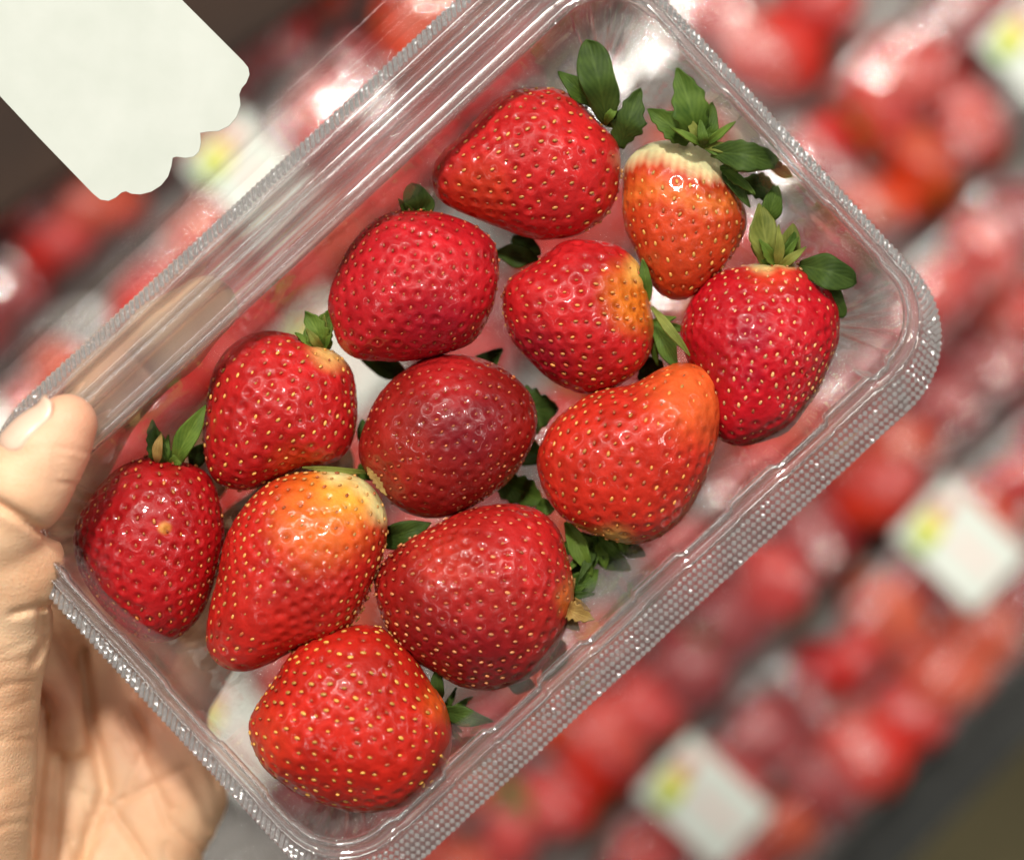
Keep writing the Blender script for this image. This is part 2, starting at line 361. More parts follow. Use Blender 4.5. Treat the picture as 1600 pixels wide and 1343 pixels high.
# side index used in rloop is the side that FOLLOWS each corner: corner 0 (lower right) is followed by +u
NR = 18
V, F = sweep(rows[:NR + 1], A_, B_, R_, (180, 90, 28), tray_mod, cap=False)
rim = mesh_obj('rim', V, F, M_RIM, pack)
rim['label'] = 'ridged clear rim with a knurled outer edge'
so = rim.modifiers.new('thickness', 'SOLIDIFY'); so.thickness = .0007; so.offset = -1
V, F = sweep(rows[NR:], A_, B_, R_, (180, 90, 28), lambda ri, *a: tray_mod(ri + NR, *a))
tray = mesh_obj('tray', V, F, M_TRAY, pack)
tray['label'] = 'clear moulded tray holding the twelve strawberries'
so = tray.modifiers.new('thickness', 'SOLIDIFY'); so.thickness = .00045; so.offset = -1

# knurling: rows of small raised pyramids on the flange
kv, kf = [], []
def pyramid(x, y, z, ang, w, h):
    i = len(kv)
    for q in range(4):
        a = ang + math.pi / 4 + q * math.pi / 2
        kv.append((x + w * math.cos(a), y + w * math.sin(a), z + .0002))
    kv.append((x, y, z + h)); kv.append((x, y, z - h * .25))
    for q in range(4):
        kf.append((i + q, i + (q + 1) % 4, i + 4)); kf.append((i + (q + 1) % 4, i + q, i + 5))
def knurl_row(offs, pitch, w, h, phase=0.0):
    L = [Vector(p[0]) for p in rloop(A_, B_, [o * 1e-3 for o in offs], [-1e-3] * 4, R_, 72, 44, 14)]
    L.append(L[0]); acc = phase * pitch
    for p, q in zip(L[:-1], L[1:]):
        seg = (q - p).length; d = q - p; ang = math.atan2(d.y, d.x)
        while acc < seg:
            r = p + d * (acc / seg); jx = random.uniform(-.06, .06) * pitch
            pyramid(r.x + jx, r.y + jx, r.z, ang + math.pi / 4, w * random.uniform(.9, 1.08), h * random.uniform(.8, 1.15)); acc += pitch
        acc -= seg
for k in range(5):
    fr = k / 4
    knurl_row([3.4 + 1.2 * fr, 16.6 + 1.9 * fr, 4.1 + 2.0 * fr, 5.6 + 5.8 * fr], .00148, .00069, .00054, .5 * (k % 2))
kn = mesh_obj('knurled_edge', kv, kf, M_KNURL, rim, smooth=False); kn['kind'] = 'stuff'

# the opened lid, hinged on the upper left side and leaning up a little
HINGE = B_ + .0192
lid = empty('lid', (0, HINGE, -.0010)); lid.parent = pack; lid.rotation_euler = (math.radians(9), 0, 0)
lrows = [(4.5, 0), (4.4, .5), (1.8, .5), (1.2, -.6), (.8, -1.2), (.1, -1.2), (-.4, -.6), (-1.2, -4), (-2.2, -10), (-3.2, -11.4), (-5.5, -12), (-20, -12.1), (-50, -12.1)]
V, F = sweep(lrows, A_ + .001, B_ + .001, R_, (40, 24, 10))
V = [(x, y + B_ + .0075, z) for x, y, z in V]
lidm = mesh_obj('lid_shell', V, F, M_LID, lid); lidm['label'] = 'clear lid folded open, carrying the paper label'
so = lidm.modifiers.new('thickness', 'SOLIDIFY'); so.thickness = .0004; so.offset = -1
kv, kf = [], []
lid_inv = None

# paper label stuck on the lid: traced outline with a scalloped edge
outline = [(146, 303), (157, 312), (170, 314), (181, 309), (190, 301), (197, 299), (206, 303), (220, 304), (236, 300), (252, 290), (263, 276), (268, 260), (270, 247),
           (276, 245), (290, 247), (303, 245), (311, 237), (314, 224), (313, 208), (324, 206), (342, 205), (358, 197), (370, 183), (376, 165), (374, 148), (378, 138), (385, 130), (390, 117), (388, 106), (380, 96),
           (276, -8), (160, -124), (8, -12), (-132, 92), (-146, 106), (-130, 124), (0, 158), (60, 217)]
outline = outline[:30] + [(276, -8), (200, -84), (60, -200), (-150, 0), (-60, 90), (0, 150), (60, 214)]
LT = math.radians(9)
def on_lid(x, y):
    """the point of the lid's flat panel on the sight line of photo pixel (x, y)"""
    z = 0.0
    for _ in range(6):
        p = P(x, y, z); v = (p - C0).dot(MV) - HINGE
        yl = (v - .0121 * math.sin(LT)) / math.cos(LT)
        z = -.0010 + yl * math.sin(LT) - .0121 * math.cos(LT) + .0007
    return P(x, y, z)
bm = bmesh.new()
vs = [bm.verts.new(on_lid(x, y)) for x, y in outline]
fc = bm.faces.new(vs)
if fc.normal.z < 0: fc.normal_flip()
bm.normal_update()
ret = bmesh.ops.extrude_face_region(bm, geom=[fc])
for g in ret['geom']:
    if isinstance(g, bmesh.types.BMVert): g.co.z += .00035
bmesh.ops.recalc_face_normals(bm, faces=bm.faces)
lm = bpy.data.meshes.new('paper_label'); bm.to_mesh(lm); bm.free(); lm.materials.append(M_PAPER)
label = bpy.data.objects.new('paper_label', lm); col.objects.link(label)
bpy.context.view_layer.update()
label.parent = lid; label.matrix_parent_inverse = (Matrix.Translation(C0) @ Matrix.Rotation(ANG, 4, 'Z') @ Matrix.Translation((0, HINGE, -.0010)) @ Matrix.Rotation(math.radians(9), 4, 'X')).inverted()
label['label'] = 'blank white paper label with a scalloped edge'

# ------------------------------------------------------------------ strawberries in the pack
bm = bmesh.new(); bmesh.ops.create_icosphere(bm, subdivisions=6 + 1, radius=1.0)
ICO_V = np.array([v.co[:] for v in bm.verts]); ICO_F = np.array([[v.index for v in f.verts] for f in bm.faces]); bm.free()
ICO_V /= np.linalg.norm(ICO_V, axis=1)[:, None]
bm = bmesh.new(); bmesh.ops.create_icosphere(bm, subdivisions=1 + 1, radius=1.0)
SEED_V = np.array([v.co[:] for v in bm.verts]); SEED_F = np.array([[v.index for v in f.verts] for f in bm.faces]); bm.free()

def vnoise(p, scale, seed):
    """cheap smooth 3-D noise from a few sine waves"""
    r = np.random.default_rng(seed); out = np.zeros(len(p))
    for _ in range(7):
        k = r.normal(size=3) * scale; out += np.sin(p @ k + r.uniform(0, 6.28))
    return out / 3.7

def leaf(parent, base, tip, width, mat='mid', zb=-.012, zt=-.010, arch=.003, curl=.0, serr=.0, name='sepal', blunt=.55):
    width *= .88
    p0, p1 = P(*base, zb), P(*tip, zt); ax = p1 - p0; L = ax.length; ax.normalize()
    side = Vector((0, 0, 1)).cross(ax); side.normalize(); up = ax.cross(side)
    w = width * S * .9; nu, nv = 11, 30; V, F, UV = [], [], []
    ph = random.uniform(0, 6)
    for j in range(nv):
        v = j / (nv - 1)
        vm = .48
        if v < vm: prof = .30 + .70 * math.sin(math.pi / 2 * v / vm) ** 1.1
        else:
            q_ = (v - vm) / (1 - vm)
            prof = (1 - q_ ** (2.8 if blunt < .5 else 1.7)) ** (.55 if blunt < .5 else .85)
        prof = max(prof, .02)
        for i in range(nu):
            u = i / (nu - 1) * 2 - 1
            ww = prof * w / 2 * (1 + (serr * math.sin(v * 34 + ph) + .10 * math.sin(9 * v + ph * 3 + (2 if u > 0 else 0))) * abs(u))
            h = arch * math.sin(math.pi * v) + abs(u) * prof * w * .16 + curl * v * v + .09 * w * math.sin(7 * v + ph) * u + .05 * w * math.sin(11 * v + 2 * ph)
            V.append(tuple(p0 + ax * (L * v) + side * (u * ww) + up * h)); UV.append((i / (nu - 1), v))
    for j in range(nv - 1):
        for i in range(nu - 1):
            a = j * nu + i; F.append((a, a + 1, a + nu + 1, a + nu))
    o = mesh_obj(name, V, F, M_LEAF[mat], parent)
    uvl = o.data.uv_layers.new(name='UVMap')
    for lp in o.data.loops: uvl.data[lp.index].uv = UV[lp.vertex_index]
    o.matrix_parent_inverse = Matrix.Translation(parent.location).inverted()
    m = o.modifiers.new('thickness', 'SOLIDIFY'); m.thickness = .0004; m.offset = 0
    return o

def periodic_radius(pts, c):
    """star-shaped radius r(theta) of a traced outline, smoothed"""
    P2 = np.array([[(p - c).x, (p - c).y] for p in pts]); n = len(P2)
    # Catmull-Rom refine
    Q = []
    for i in range(n):
        a, b, cc, d = P2[i - 1], P2[i], P2[(i + 1) % n], P2[(i + 2) % n]
        for k in range(10):
            t = k / 10
            Q.append(.5 * ((2 * b) + (-a + cc) * t + (2 * a - 5 * b + 4 * cc - d) * t * t + (-a + 3 * b - 3 * cc + d) * t ** 3))
    Q = np.array(Q); th = np.arctan2(Q[:, 1], Q[:, 0]); r = np.hypot(Q[:, 0], Q[:, 1]); o = np.argsort(th); th, r = th[o], r[o]
    th = np.concatenate([th - 2 * np.pi, th, th + 2 * np.pi]); r = np.concatenate([r, r, r])
    g = np.linspace(-np.pi, np.pi, 361)[:-1]; rr = np.interp(g, th, r)
    k = np.exp(-.5 * (np.arange(-9, 10) / 3.0) ** 2); k /= k.sum()
    rr = np.convolve(np.concatenate([rr[-9:], rr, rr[:9]]), k, 'valid')
    return g, rr

def strawberry(label_, px, calyx, tip, main, patches, spacing=3.75, seedcol=(.80, .46, .10), depth=.42, hz=.96, dz=0.0, seed=1, tiltz=.15, shoulder=None, redseed=0.15, power=1.0):
    spacing *= .97; depth *= 1.22; power *= .76; redseed = min(redseed + .12, .7)
    seedcol = tuple(.80 * a + .20 * b for a, b in zip(seedcol, (.55, .09, .03)))
    xs = [p[0] for p in px]; ys = [p[1] for p in px]
    mx, my = (min(xs) + max(xs)) / 2, (min(ys) + max(ys)) / 2
    # vertical half-thickness from the narrow dimension of the outline
    ang = [i * math.pi / 18 for i in range(18)]
    wd = min(max(x * math.cos(a) + y * math.sin(a) for x, y in px) - min(x * math.cos(a) + y * math.sin(a) for x, y in px) for a in ang)
    h = wd / 2 * S * hz
    zc = -.0358 + h + dz
    c = P(mx, my, zc)
    root = empty('strawberry', c); tag(root, label_, 'strawberry', 'strawberries in the held pack')
    g, rr = periodic_radius([P(x, y, zc) for x, y in px], c)
    def surf(d):
        rho = np.hypot(d[:, 0], d[:, 1]); th = np.arctan2(d[:, 1], d[:, 0]); r = np.interp(th, np.append(g, np.pi), np.append(rr, rr[0]))
        # a little lower towards the tip, as the body is a cone lying on its side
        out = np.empty_like(d); out[:, 0] = d[:, 0] * r; out[:, 1] = d[:, 1] * r; out[:, 2] = d[:, 2] * h
        return out
    ca, tp = P(*calyx, zc) - c, P(*tip, zc) - c
    ax = (tp - ca); ax.z = 0; axl = ax.length; ax.normalize(); axz = Vector((ax.x, ax.y, tiltz)).normalized()
    base = surf(ICO_V)
    # drop the tip half a little
    # seeds: phyllotaxis about the calyx-tip axis
    area_ = 4 * math.pi * (((rr.mean()) ** 1.6 * (rr.mean()) ** 1.6 + 2 * (rr.mean() * h) ** 1.6) / 3) ** (1 / 1.6)
    N = int(area_ / (.866 * (spacing * 1e-3) ** 2))
    i = np.arange(N) + .5; zf = 1 - 2 * i / N; ph = i * 2.399963 + seed
    zf = np.clip(zf + RNG.normal(size=N) * .012, -.995, .995); ph = ph + RNG.normal(size=N) * .05
    zf = np.clip(zf + RNG.normal(size=N) * .04, -.995, .995); ph = ph + RNG.normal(size=N) * .14
    q = np.stack([np.sqrt(1 - zf ** 2) * np.cos(ph), np.sqrt(1 - zf ** 2) * np.sin(ph), zf], 1)
    e1 = axz.orthogonal().normalized(); e2 = axz.cross(e1)
    dirs = q @ np.array([e1[:], e2[:], axz[:]])
    dirs /= np.linalg.norm(dirs, axis=1)[:, None]
    sp = surf(dirs)
    # even the spacing out on the real surface
    for it in range(6):
        df = sp[:, None, :] - sp[None, :, :]; ds = np.linalg.norm(df, axis=2) + 1e-9; np.fill_diagonal(ds, 1)
        f = np.clip(1 - ds / (spacing * 1.25e-3), 0, None)[:, :, None] * df / ds[:, :, None]
        mv = f.sum(1) * spacing * .22e-3
        dn = (sp + mv) / np.array([rr.mean(), rr.mean(), h]); dirs = dirs + (dn / np.linalg.norm(dn, axis=1)[:, None] - sp / np.array([rr.mean(), rr.mean(), h]) / np.linalg.norm(sp / np.array([rr.mean(), rr.mean(), h]), axis=1)[:, None])
        dirs /= np.linalg.norm(dirs, axis=1)[:, None]; sp = surf(dirs)
    # keep the crown under the sepals free of seeds
    along = (sp @ np.array(ax[:]) - (np.array(ca[:]) @ np.array(ax[:]))) / axl
    keep = along > (.03 if shoulder is None else shoulder); sp = sp[keep]; dirs = dirs[keep]; along = along[keep]; N = len(sp)
    # vertex normals of the smooth body
    def normal(d):
        e = 1e-3; nn = np.empty_like(d)
        t1 = np.cross(d, np.array([0.31, .55, .77])); t1 /= np.linalg.norm(t1, axis=1)[:, None]; t2 = np.cross(d, t1)
        def nrm(v): return v / np.linalg.norm(v, axis=1)[:, None]
        a = surf(nrm(d + e * t1)) - surf(nrm(d - e * t1)); b = surf(nrm(d + e * t2)) - surf(nrm(d - e * t2))
        nn = np.cross(a, b); return nn / (np.linalg.norm(nn, axis=1)[:, None] + 1e-12)
    nv = normal(ICO_V)
    flip = (nv * base).sum(1) < 0; nv[flip] *= -1
    d1 = np.full(len(base), 1.0); idx = np.zeros(len(base), int)
    lo = base.astype(np.float32); s32 = sp.astype(np.float32)
    for a in range(0, len(lo), 20000):
        b = lo[a:a + 20000]
        dd = (b ** 2).sum(1)[:, None] + (s32 ** 2).sum(1)[None, :] - 2 * b @ s32.T
        k = dd.argmin(1); idx[a:a + 20000] = k; d1[a:a + 20000] = np.sqrt(np.maximum(dd[np.arange(len(b)), k], 0))
    sdep = RNG.uniform(.45, 1.4, N)
    Rd = spacing * .50e-3
    x = np.clip(d1 / Rd, 0, 1)
    dimple = (.5 + .5 * np.cos(np.pi * x)) ** 1.15
    fade = np.clip((sp_al := ((base @ np.array(ax[:]) - (np.array(ca[:]) @ np.array(ax[:]))) / axl)) / .12, .15, 1)
    dep = depth * 1e-3 * sdep[idx] * fade
    low = vnoise(base, 260, seed) * .00022 + vnoise(base, 110, seed + 9) * .00045
    disp = -dep * dimple + dep * .30 + low
    vert = base + nv * disp[:, None]
    fl = mesh_obj('flesh', vert, ICO_F, M_FLESH, root)
    # colours of the skin
    rgb = np.tile(np.array(main) * np.array((.90, 1.05, .78)), (len(base), 1))
    pxm = 1 / (S * (D - zc) / D)
    vx = base[:, 0] * pxm + (c.x * pxm + 800); vy = 671.5 - (base[:, 1] * pxm + c.y * pxm)
    blotch = vnoise(base, 150, seed + 3)
    rgb *= (1 + .16 * blotch)[:, None]
    fine = vnoise(base, 900, seed + 5)
    for (qx, qy, qr, qc, qs) in patches:
        dd = np.hypot(vx - qx, vy - qy) / qr + .10 * blotch + .05 * fine
        a = np.clip(1.35 - dd, 0, 1); a = a * a * (3 - 2 * a) * qs
        rgb = rgb * (1 - a[:, None]) + np.array(qc) * a[:, None]
    if shoulder is not None:
        # pale unripe skin round the calyx, with streaks running towards the tip
        tang = np.arctan2(base @ np.array(e1[:]), base @ np.array(e2[:]))
        st = .008 * np.sin(tang * 19 + seed) + .008 * np.sin(tang * 47) + .03 * blotch + .04 * np.sin(tang * 3 + 1)
        a = np.clip((shoulder + .03 - sp_al + st) / .10, 0, 1)[:, None]
        rgb = rgb * (1 - a) + np.array((.78, .71, .38)) * a
        a2 = np.clip(1 - np.abs(sp_al - shoulder - .13 - st) / .09, 0, 1)[:, None] * .55
        rgb = rgb * (1 - a2) + np.array((.72, .20, .03)) * a2
    # colour darkens evenly towards the middle of each pit
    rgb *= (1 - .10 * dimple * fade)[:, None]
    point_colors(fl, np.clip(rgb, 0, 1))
    # seeds
    nd = normal(dirs); fl2 = (nd * sp).sum(1) < 0; nd[fl2] *= -1
    axv = np.array(ax[:])[None, :]; t1 = axv - (nd @ np.array(ax[:]))[:, None] * nd; t1 /= np.linalg.norm(t1, axis=1)[:, None] + 1e-9
    rot = RNG.normal(size=N) * .25; t2 = np.cross(nd, t1)
    t1r = t1 * np.cos(rot)[:, None] + t2 * np.sin(rot)[:, None]; t2r = np.cross(nd, t1r)
    sz = RNG.uniform(.70, 1.25, N) * power
    cen = sp - nd * (depth * 1e-3 * sdep * .86 * np.clip(along / .12, .15, 1) - .00002 - depth * .3e-3)[:, None]
    SV = (cen[:, None, :] + (SEED_V[None, :, 0:1] * (.00072 * sz)[:, None, None]) * t1r[:, None, :] + (SEED_V[None, :, 1:2] * (.00041 * sz)[:, None, None]) * t2r[:, None, :]
          + (SEED_V[None, :, 2:3] * .00030) * nd[:, None, :])
    nsv = len(SEED_V); SF = (SEED_F[None] + (np.arange(N) * nsv)[:, None, None]).reshape(-1, 3)
    so_ = mesh_obj('seeds', SV.reshape(-1, 3), SF, M_SEED, root); so_['kind'] = 'stuff'
    sc = np.tile(np.array(seedcol) * .85, (N, 1)) * RNG.uniform(.55, 1.2, (N, 1)); rs = RNG.random(N) < redseed
    sc[rs] = np.array((.42, .10, .03)) * RNG.uniform(.6, 1.1, (rs.sum(), 1))
    point_colors(so_, np.repeat(np.clip(sc, 0, 1), nsv, axis=0))
    return root

def fan(parent, at, heading, n, length, mats, zb, spread=75, w=20):
    """a star of narrow pointed sepals round the stalk end; heading in degrees, 0 = picture right, 90 = up"""
    for k in range(n):
        a = math.radians(heading + spread * ((k + .5) / n * 2 - 1) + random.uniform(-9, 9)); l = length * random.uniform(.7, 1.15)
        leaf(parent, at, (at[0] + l * math.cos(a), at[1] - l * math.sin(a)), w * random.uniform(.8, 1.25), mats[k % len(mats)], zb, zb + random.uniform(-.001, .005), random.uniform(.0, .003), curl=random.uniform(-.001, .003), serr=random.choice((0, 0, .08)), blunt=.8)
A = [(675,273),(687,244),(727,209),(759,174),(791,147),(829,138),(869,139),(901,155),(936,190),(966,222),(972,254),(968,295),(955,332),(920,359),(869,371),(818,366),(770,348),(727,332),(692,313),(678,295)]
B = [(976,293),(979,256),(1008,227),(1052,216),(1089,224),(1121,247),(1142,279),(1159,322),(1164,357),(1150,392),(1124,427),(1089,459),(1063,468),(1034,459),(1014,433),(994,392),(976,346)]
C = [(513,479),(520,445),(540,396),(567,360),(594,338),(625,329),(661,328),(697,334),(735,349),(764,367),(779,394),(781,425),(775,461),(764,497),(741,530),(701,548),(656,559),(600,563),(556,559),(531,541),(520,512)]
Dd = [(317,661),(325,612),(342,567),(367,538),(400,522),(439,520),(474,529),(508,542),(535,560),(550,589),(556,630),(552,674),(537,708),(512,721),(479,726),(456,735),(425,750),(389,767),(356,764),(333,746),(320,712)]
E = [(783,485),(785,450),(798,432),(830,414),(858,396),(883,380),(921,378),(951,382),(975,392),(999,418),(1011,450),(1019,491),(1022,521),(1013,555),(991,585),(961,603),(927,612),(891,607),(856,587),(826,561),(800,531)]
Ff = [(1066,527),(1074,490),(1094,454),(1121,429),(1158,417),(1200,411),(1236,408),(1261,422),(1286,446),(1305,473),(1309,508),(1306,537),(1293,574),(1276,616),(1254,643),(1227,672),(1192,687),(1153,696),(1124,685),(1101,650),(1084,589)]
G = [(842,727),(847,697),(869,658),(901,629),(938,610),(977,604),(1007,592),(1036,577),(1066,567),(1090,571),(1112,584),(1123,609),(1123,648),(1117,690),(1103,742),(1080,786),(1056,818),(1024,842),(980,849),(931,835),(894,818),(867,793),(849,759)]
H = [(563,709),(569,671),(584,634),(610,600),(644,574),(685,559),(730,557),(775,570),(812,596),(835,630),(838,667),(824,712),(790,754),(745,787),(692,806),(647,802),(610,784),(580,746)]
I = [(120,837),(128,802),(151,769),(184,733),(214,717),(242,712),(272,717),(303,726),(325,743),(341,776),(349,817),(347,857),(338,898),(325,936),(305,971),(277,996),(242,1004),(209,991),(176,964),(146,928),(125,883)]
J = [(322,1001),(326,970),(339,918),(350,866),(365,819),(391,780),(425,751),(467,737),(514,736),(553,742),(581,759),(600,790),(607,824),(602,861),(589,897),(576,936),(555,973),(522,996),(467,1012),(412,1038),(378,1048),(347,1041),(329,1022)]
K = [(583,912),(592,885),(619,854),(663,827),(708,804),(754,791),(798,788),(835,797),(865,819),(882,854),(894,900),(894,937),(882,979),(862,1016),(835,1048),(798,1067),(754,1076),(710,1067),(676,1045),(634,1016),(602,979),(588,942)]
L_ = [(389,1131),(399,1105),(425,1064),(459,1015),(500,989),(545,977),(594,979),(627,1004),(650,1030),(669,1064),(691,1097),(703,1139),(701,1176),(684,1217),(650,1247),(605,1261),(552,1262),(500,1251),(455,1229),(417,1202),(395,1165)]
ORG = (.66, .10, .014); YEL = (.80, .50, .12); PALE = (.82, .72, .36); DRK = (.13, .004, .012)

b = strawberry('plump wide red strawberry with rounded green sepals, beside the white-shouldered berry', A, (950, 185), (682, 290), (.52, .012, .017), [(748, 312, 56, (.56, .045, .012), .6)], 3.7, seedcol=(.72, .36, .09), seed=1)
leaf(b, (948, 190), (918, 62), 74, 'dark', -.016, -.010, .004, blunt=.42); leaf(b, (925, 165), (872, 112), 40, 'mid', -.018, -.015, .002)
fan(b, (945, 195), 55, 5, 62, ('mid', 'dark', 'bright'), -.017)
leaf(b, (968, 230), (1000, 138), 62, 'dark', -.020, -.015, .003, serr=.12); leaf(b, (800, 372), (845, 398), 46, 'dark', -.030, -.031, .001)
b = strawberry('orange-red strawberry with a white shoulder under splayed green sepals', B, (1085, 205), (1058, 470), (.56, .045, .014), [], 3.5, seed=2, shoulder=.29, depth=.30, tiltz=.35, dz=.002)
leaf(b, (1092, 226), (1058, 106), 70, 'mid', -.010, -.006, .003, serr=.10); leaf(b, (1100, 226), (1112, 160), 44, 'mid', -.011, -.008, .002)
fan(b, (1098, 230), 60, 7, 60, ('mid', 'pale', 'bright', 'mid'), -.0095, 100, 18); fan(b, (1125, 262), -20, 4, 70, ('dark', 'mid', 'pale'), -.015, 45, 20)
leaf(b, (1075, 224), (1012, 170), 52, 'mid', -.014, -.012, .003, serr=.1); leaf(b, (1112, 238), (1222, 258), 62, 'dark', -.009, -.008, .004, serr=.06, blunt=.7)
leaf(b, (1150, 285), (1218, 302), 50, 'dark', -.020, -.021, .002, serr=.1); leaf(b, (1205, 262), (1238, 276), 24, 'dry', -.010, -.010, .001)
b = strawberry('dimpled crimson strawberry with tiny dark seeds and one dark sepal behind it', C, (650, 320), (600, 500), (.47, .008, .018), [(690, 520, 60, (.30, .004, .016), .7)], 3.4, seedcol=(.50, .13, .05), seed=3, depth=.36, redseed=.6, tiltz=.5, power=.8, dz=.002)
leaf(b, (660, 345), (645, 287), 62, 'dark', -.022, -.018, .002, blunt=.4); leaf(b, (775, 395), (842, 405), 48, 'dark', -.029, -.030, .001)
fan(b, (650, 348), 95, 3, 48, ('mid', 'dark'), -.021, 50, 22)
leaf(b, (560, 550), (640, 590), 50, 'dark', -.033, -.034, .001)
b = strawberry('round red strawberry with bright yellow seeds and a pale green crown at its top', Dd, (510, 528), (362, 762), (.44, .009, .012), [(522, 545, 38, (.80, .50, .16), .9), (470, 730, 40, (.55, .06, .012), .6)], 3.6, seed=4, seedcol=(.85, .50, .11), redseed=.05)
leaf(b, (512, 545), (478, 486), 50, 'bright', -.020, -.016, .002, serr=.15); leaf(b, (500, 535), (520, 480), 40, 'bright', -.021, -.019, .002, serr=.1)
fan(b, (506, 548), 105, 5, 58, ('bright', 'pale'), -.019, 45, 17)
b = strawberry('red strawberry turning orange down one side, beside the thin green stalk', E, (1022, 470), (790, 480), (.47, .010, .016), [(1000, 470, 60, (.66, .17, .014), .95), (1004, 420, 30, YEL, .9), (830, 570, 60, (.26, .005, .02), .6)], 3.7, seed=5, seedcol=(.72, .34, .08))
leaf(b, (1018, 480), (1078, 556), 20, 'pale', -.012, -.010, .002); leaf(b, (1022, 505), (1058, 578), 40, 'mid', -.020, -.018, .002)
fan(b, (1012, 505), -30, 5, 66, ('mid', 'bright', 'dark'), -.022, 60, 18)
leaf(b, (1012, 470), (1004, 405), 26, 'mid', -.019, -.016, .001); leaf(b, (1005, 560), (1030, 600), 60, 'dark', -.027, -.028, .001)
b = strawberry('deep red strawberry thick with pale seeds and bearing a dark bruise', Ff, (1205, 400), (1190, 695), (.47, .004, .014), [(1165, 528, 34, (.24, .003, .02), .6), (1160, 590, 24, (.28, .003, .02), .4), (1200, 415, 48, (.58, .05, .012), .6), (1190, 404, 26, (.70, .62, .25), .9), (1225, 402, 22, (.70, .62, .25), .9)], 3.2, seed=6, seedcol=(.88, .52, .20), redseed=.03, depth=.38, tiltz=.4)
leaf(b, (1200, 418), (1185, 318), 64, 'pale', -.018, -.014, .003, serr=.03); leaf(b, (1225, 412), (1240, 350), 50, 'pale', -.020, -.017, .003); leaf(b, (1195, 350), (1215, 290), 44, 'mid', -.018, -.016, .003)
fan(b, (1215, 420), 85, 7, 70, ('pale', 'bright', 'mid', 'pale'), -.017, 60, 22)
leaf(b, (1250, 415), (1338, 440), 66, 'dark', -.016, -.012, .003, blunt=.4); leaf(b, (1288, 440), (1318, 496), 34, 'dark', -.018, -.017, .002, blunt=.4)
b = strawberry('pear-shaped scarlet strawberry with a blunt orange tip', G, (945, 862), (1092, 572), (.53, .020, .012), [(1085, 610, 84, (.68, .11, .022), .9), (955, 850, 36, (.50, .40, .10), .7)], 3.7, seed=7, seedcol=(.82, .40, .09), dz=.003, depth=.36)
leaf(b, (885, 815), (925, 900), 40, 'bright', -.024, -.022, .002); leaf(b, (960, 842), (1008, 868), 36, 'dark', -.026, -.027, .002); leaf(b, (905, 835), (985, 890), 56, 'mid', -.029, -.030, .002)
fan(b, (935, 840), 270, 8, 72, ('mid', 'bright', 'dark'), -.026, 70, 22)
leaf(b, (910, 862), (902, 938), 46, 'mid', -.028, -.028, .002); leaf(b, (870, 790), (838, 792), 34, 'mid', -.027, -.028, .001); leaf(b, (930, 845), (880, 850), 34, 'bright', -.025, -.026, .002)
b = strawberry('dark maroon rounded strawberry in the middle of the pack, tip towards the viewer', H, (575, 745), (770, 620), (.25, .008, .008), [(610, 720, 60, (.32, .022, .010), .5), (735, 665, 62, (.16, .004, .010), .8), (700, 580, 60, (.42, .012, .014), .6)], 3.3, seed=8, seedcol=(.62, .22, .07), redseed=.4, depth=.26, tiltz=.9, power=.75)
leaf(b, (578, 735), (604, 774), 15, 'dry', -.013, -.010, .001, serr=.3); leaf(b, (574, 730), (594, 762), 10, 'dry', -.015, -.010, .001, serr=.3); leaf(b, (790, 640), (872, 640), 90, 'dark', -.031, -.032, .001, serr=.1); leaf(b, (800, 690), (850, 720), 60, 'dark', -.033, -.034, .001); leaf(b, (770, 745), (850, 785), 64, 'mid', -.031, -.031, .001, serr=.1)  # broad dark sepal on the right also stands in for shadow between berries
leaf(b, (575, 700), (566, 655), 34, 'dark', -.028, -.027, .001); leaf(b, (730, 590), (785, 545), 44, 'dark', -.033, -.033, .001)
b = strawberry('egg-shaped glossy red strawberry wedged beside the thumb', I, (258, 705), (245, 1005), (.43, .006, .011), [(272, 820, 9, (.62, .25, .05), 1.0), (160, 860, 50, (.30, .004, .010), .5)], 3.35, seed=9, seedcol=(.66, .26, .06), redseed=.4)
leaf(b, (272, 728), (322, 632), 44, 'bright', -.018, -.014, .003); leaf(b, (250, 725), (238, 655), 36, 'dark', -.018, -.015, .002, serr=.1); leaf(b, (246, 722), (252, 676), 22, 'dry', -.016, -.014, .002)
fan(b, (262, 730), 80, 5, 62, ('bright', 'dark', 'mid'), -.019, 55, 18)
leaf(b, (300, 730), (325, 690), 40, 'dark', -.025, -.024, .002)
b = strawberry('long conical strawberry fading from red to orange and a yellow-white shoulder', J, (575, 745), (340, 1045), (.50, .014, .012), [(510, 790, 84, (.70, .15, .014), .8), (560, 748, 62, (.80, .40, .05), .8), (606, 790, 30, (.74, .68, .30), .95), (530, 728, 27, (.78, .68, .30), .95), (580, 744, 30, (.76, .70, .32), .9)], 3.3, seed=10, seedcol=(.82, .46, .12), redseed=.12, dz=.004, depth=.36)
leaf(b, (575, 738), (472, 730), 15, 'pale', -.020, -.015, .002); leaf(b, (592, 845), (672, 818), 54, 'dark', -.026, -.018, .002); leaf(b, (560, 745), (590, 725), 40, 'mid', -.027, -.026, .001)
b = strawberry('large dark purplish-red strawberry with a dried yellow sepal', K, (905, 945), (588, 905), (.34, .010, .010), [(850, 850, 90, (.46, .014, .014), .8), (740, 1020, 100, (.20, .006, .010), .75), (895, 930, 30, (.60, .14, .02), .8), (700, 870, 50, (.45, .03, .016), .6)], 3.5, seed=11, seedcol=(.75, .32, .12), redseed=.15, depth=.40)
leaf(b, (884, 948), (928, 968), 38, 'dry', -.014, -.010, .003, serr=.2); leaf(b, (880, 955), (905, 985), 30, 'dry', -.016, -.015, .002); leaf(b, (885, 930), (935, 890), 50, 'mid', -.024, -.024, .002)
fan(b, (880, 930), 0, 5, 50, ('mid', 'dry', 'dark'), -.022, 80, 18)
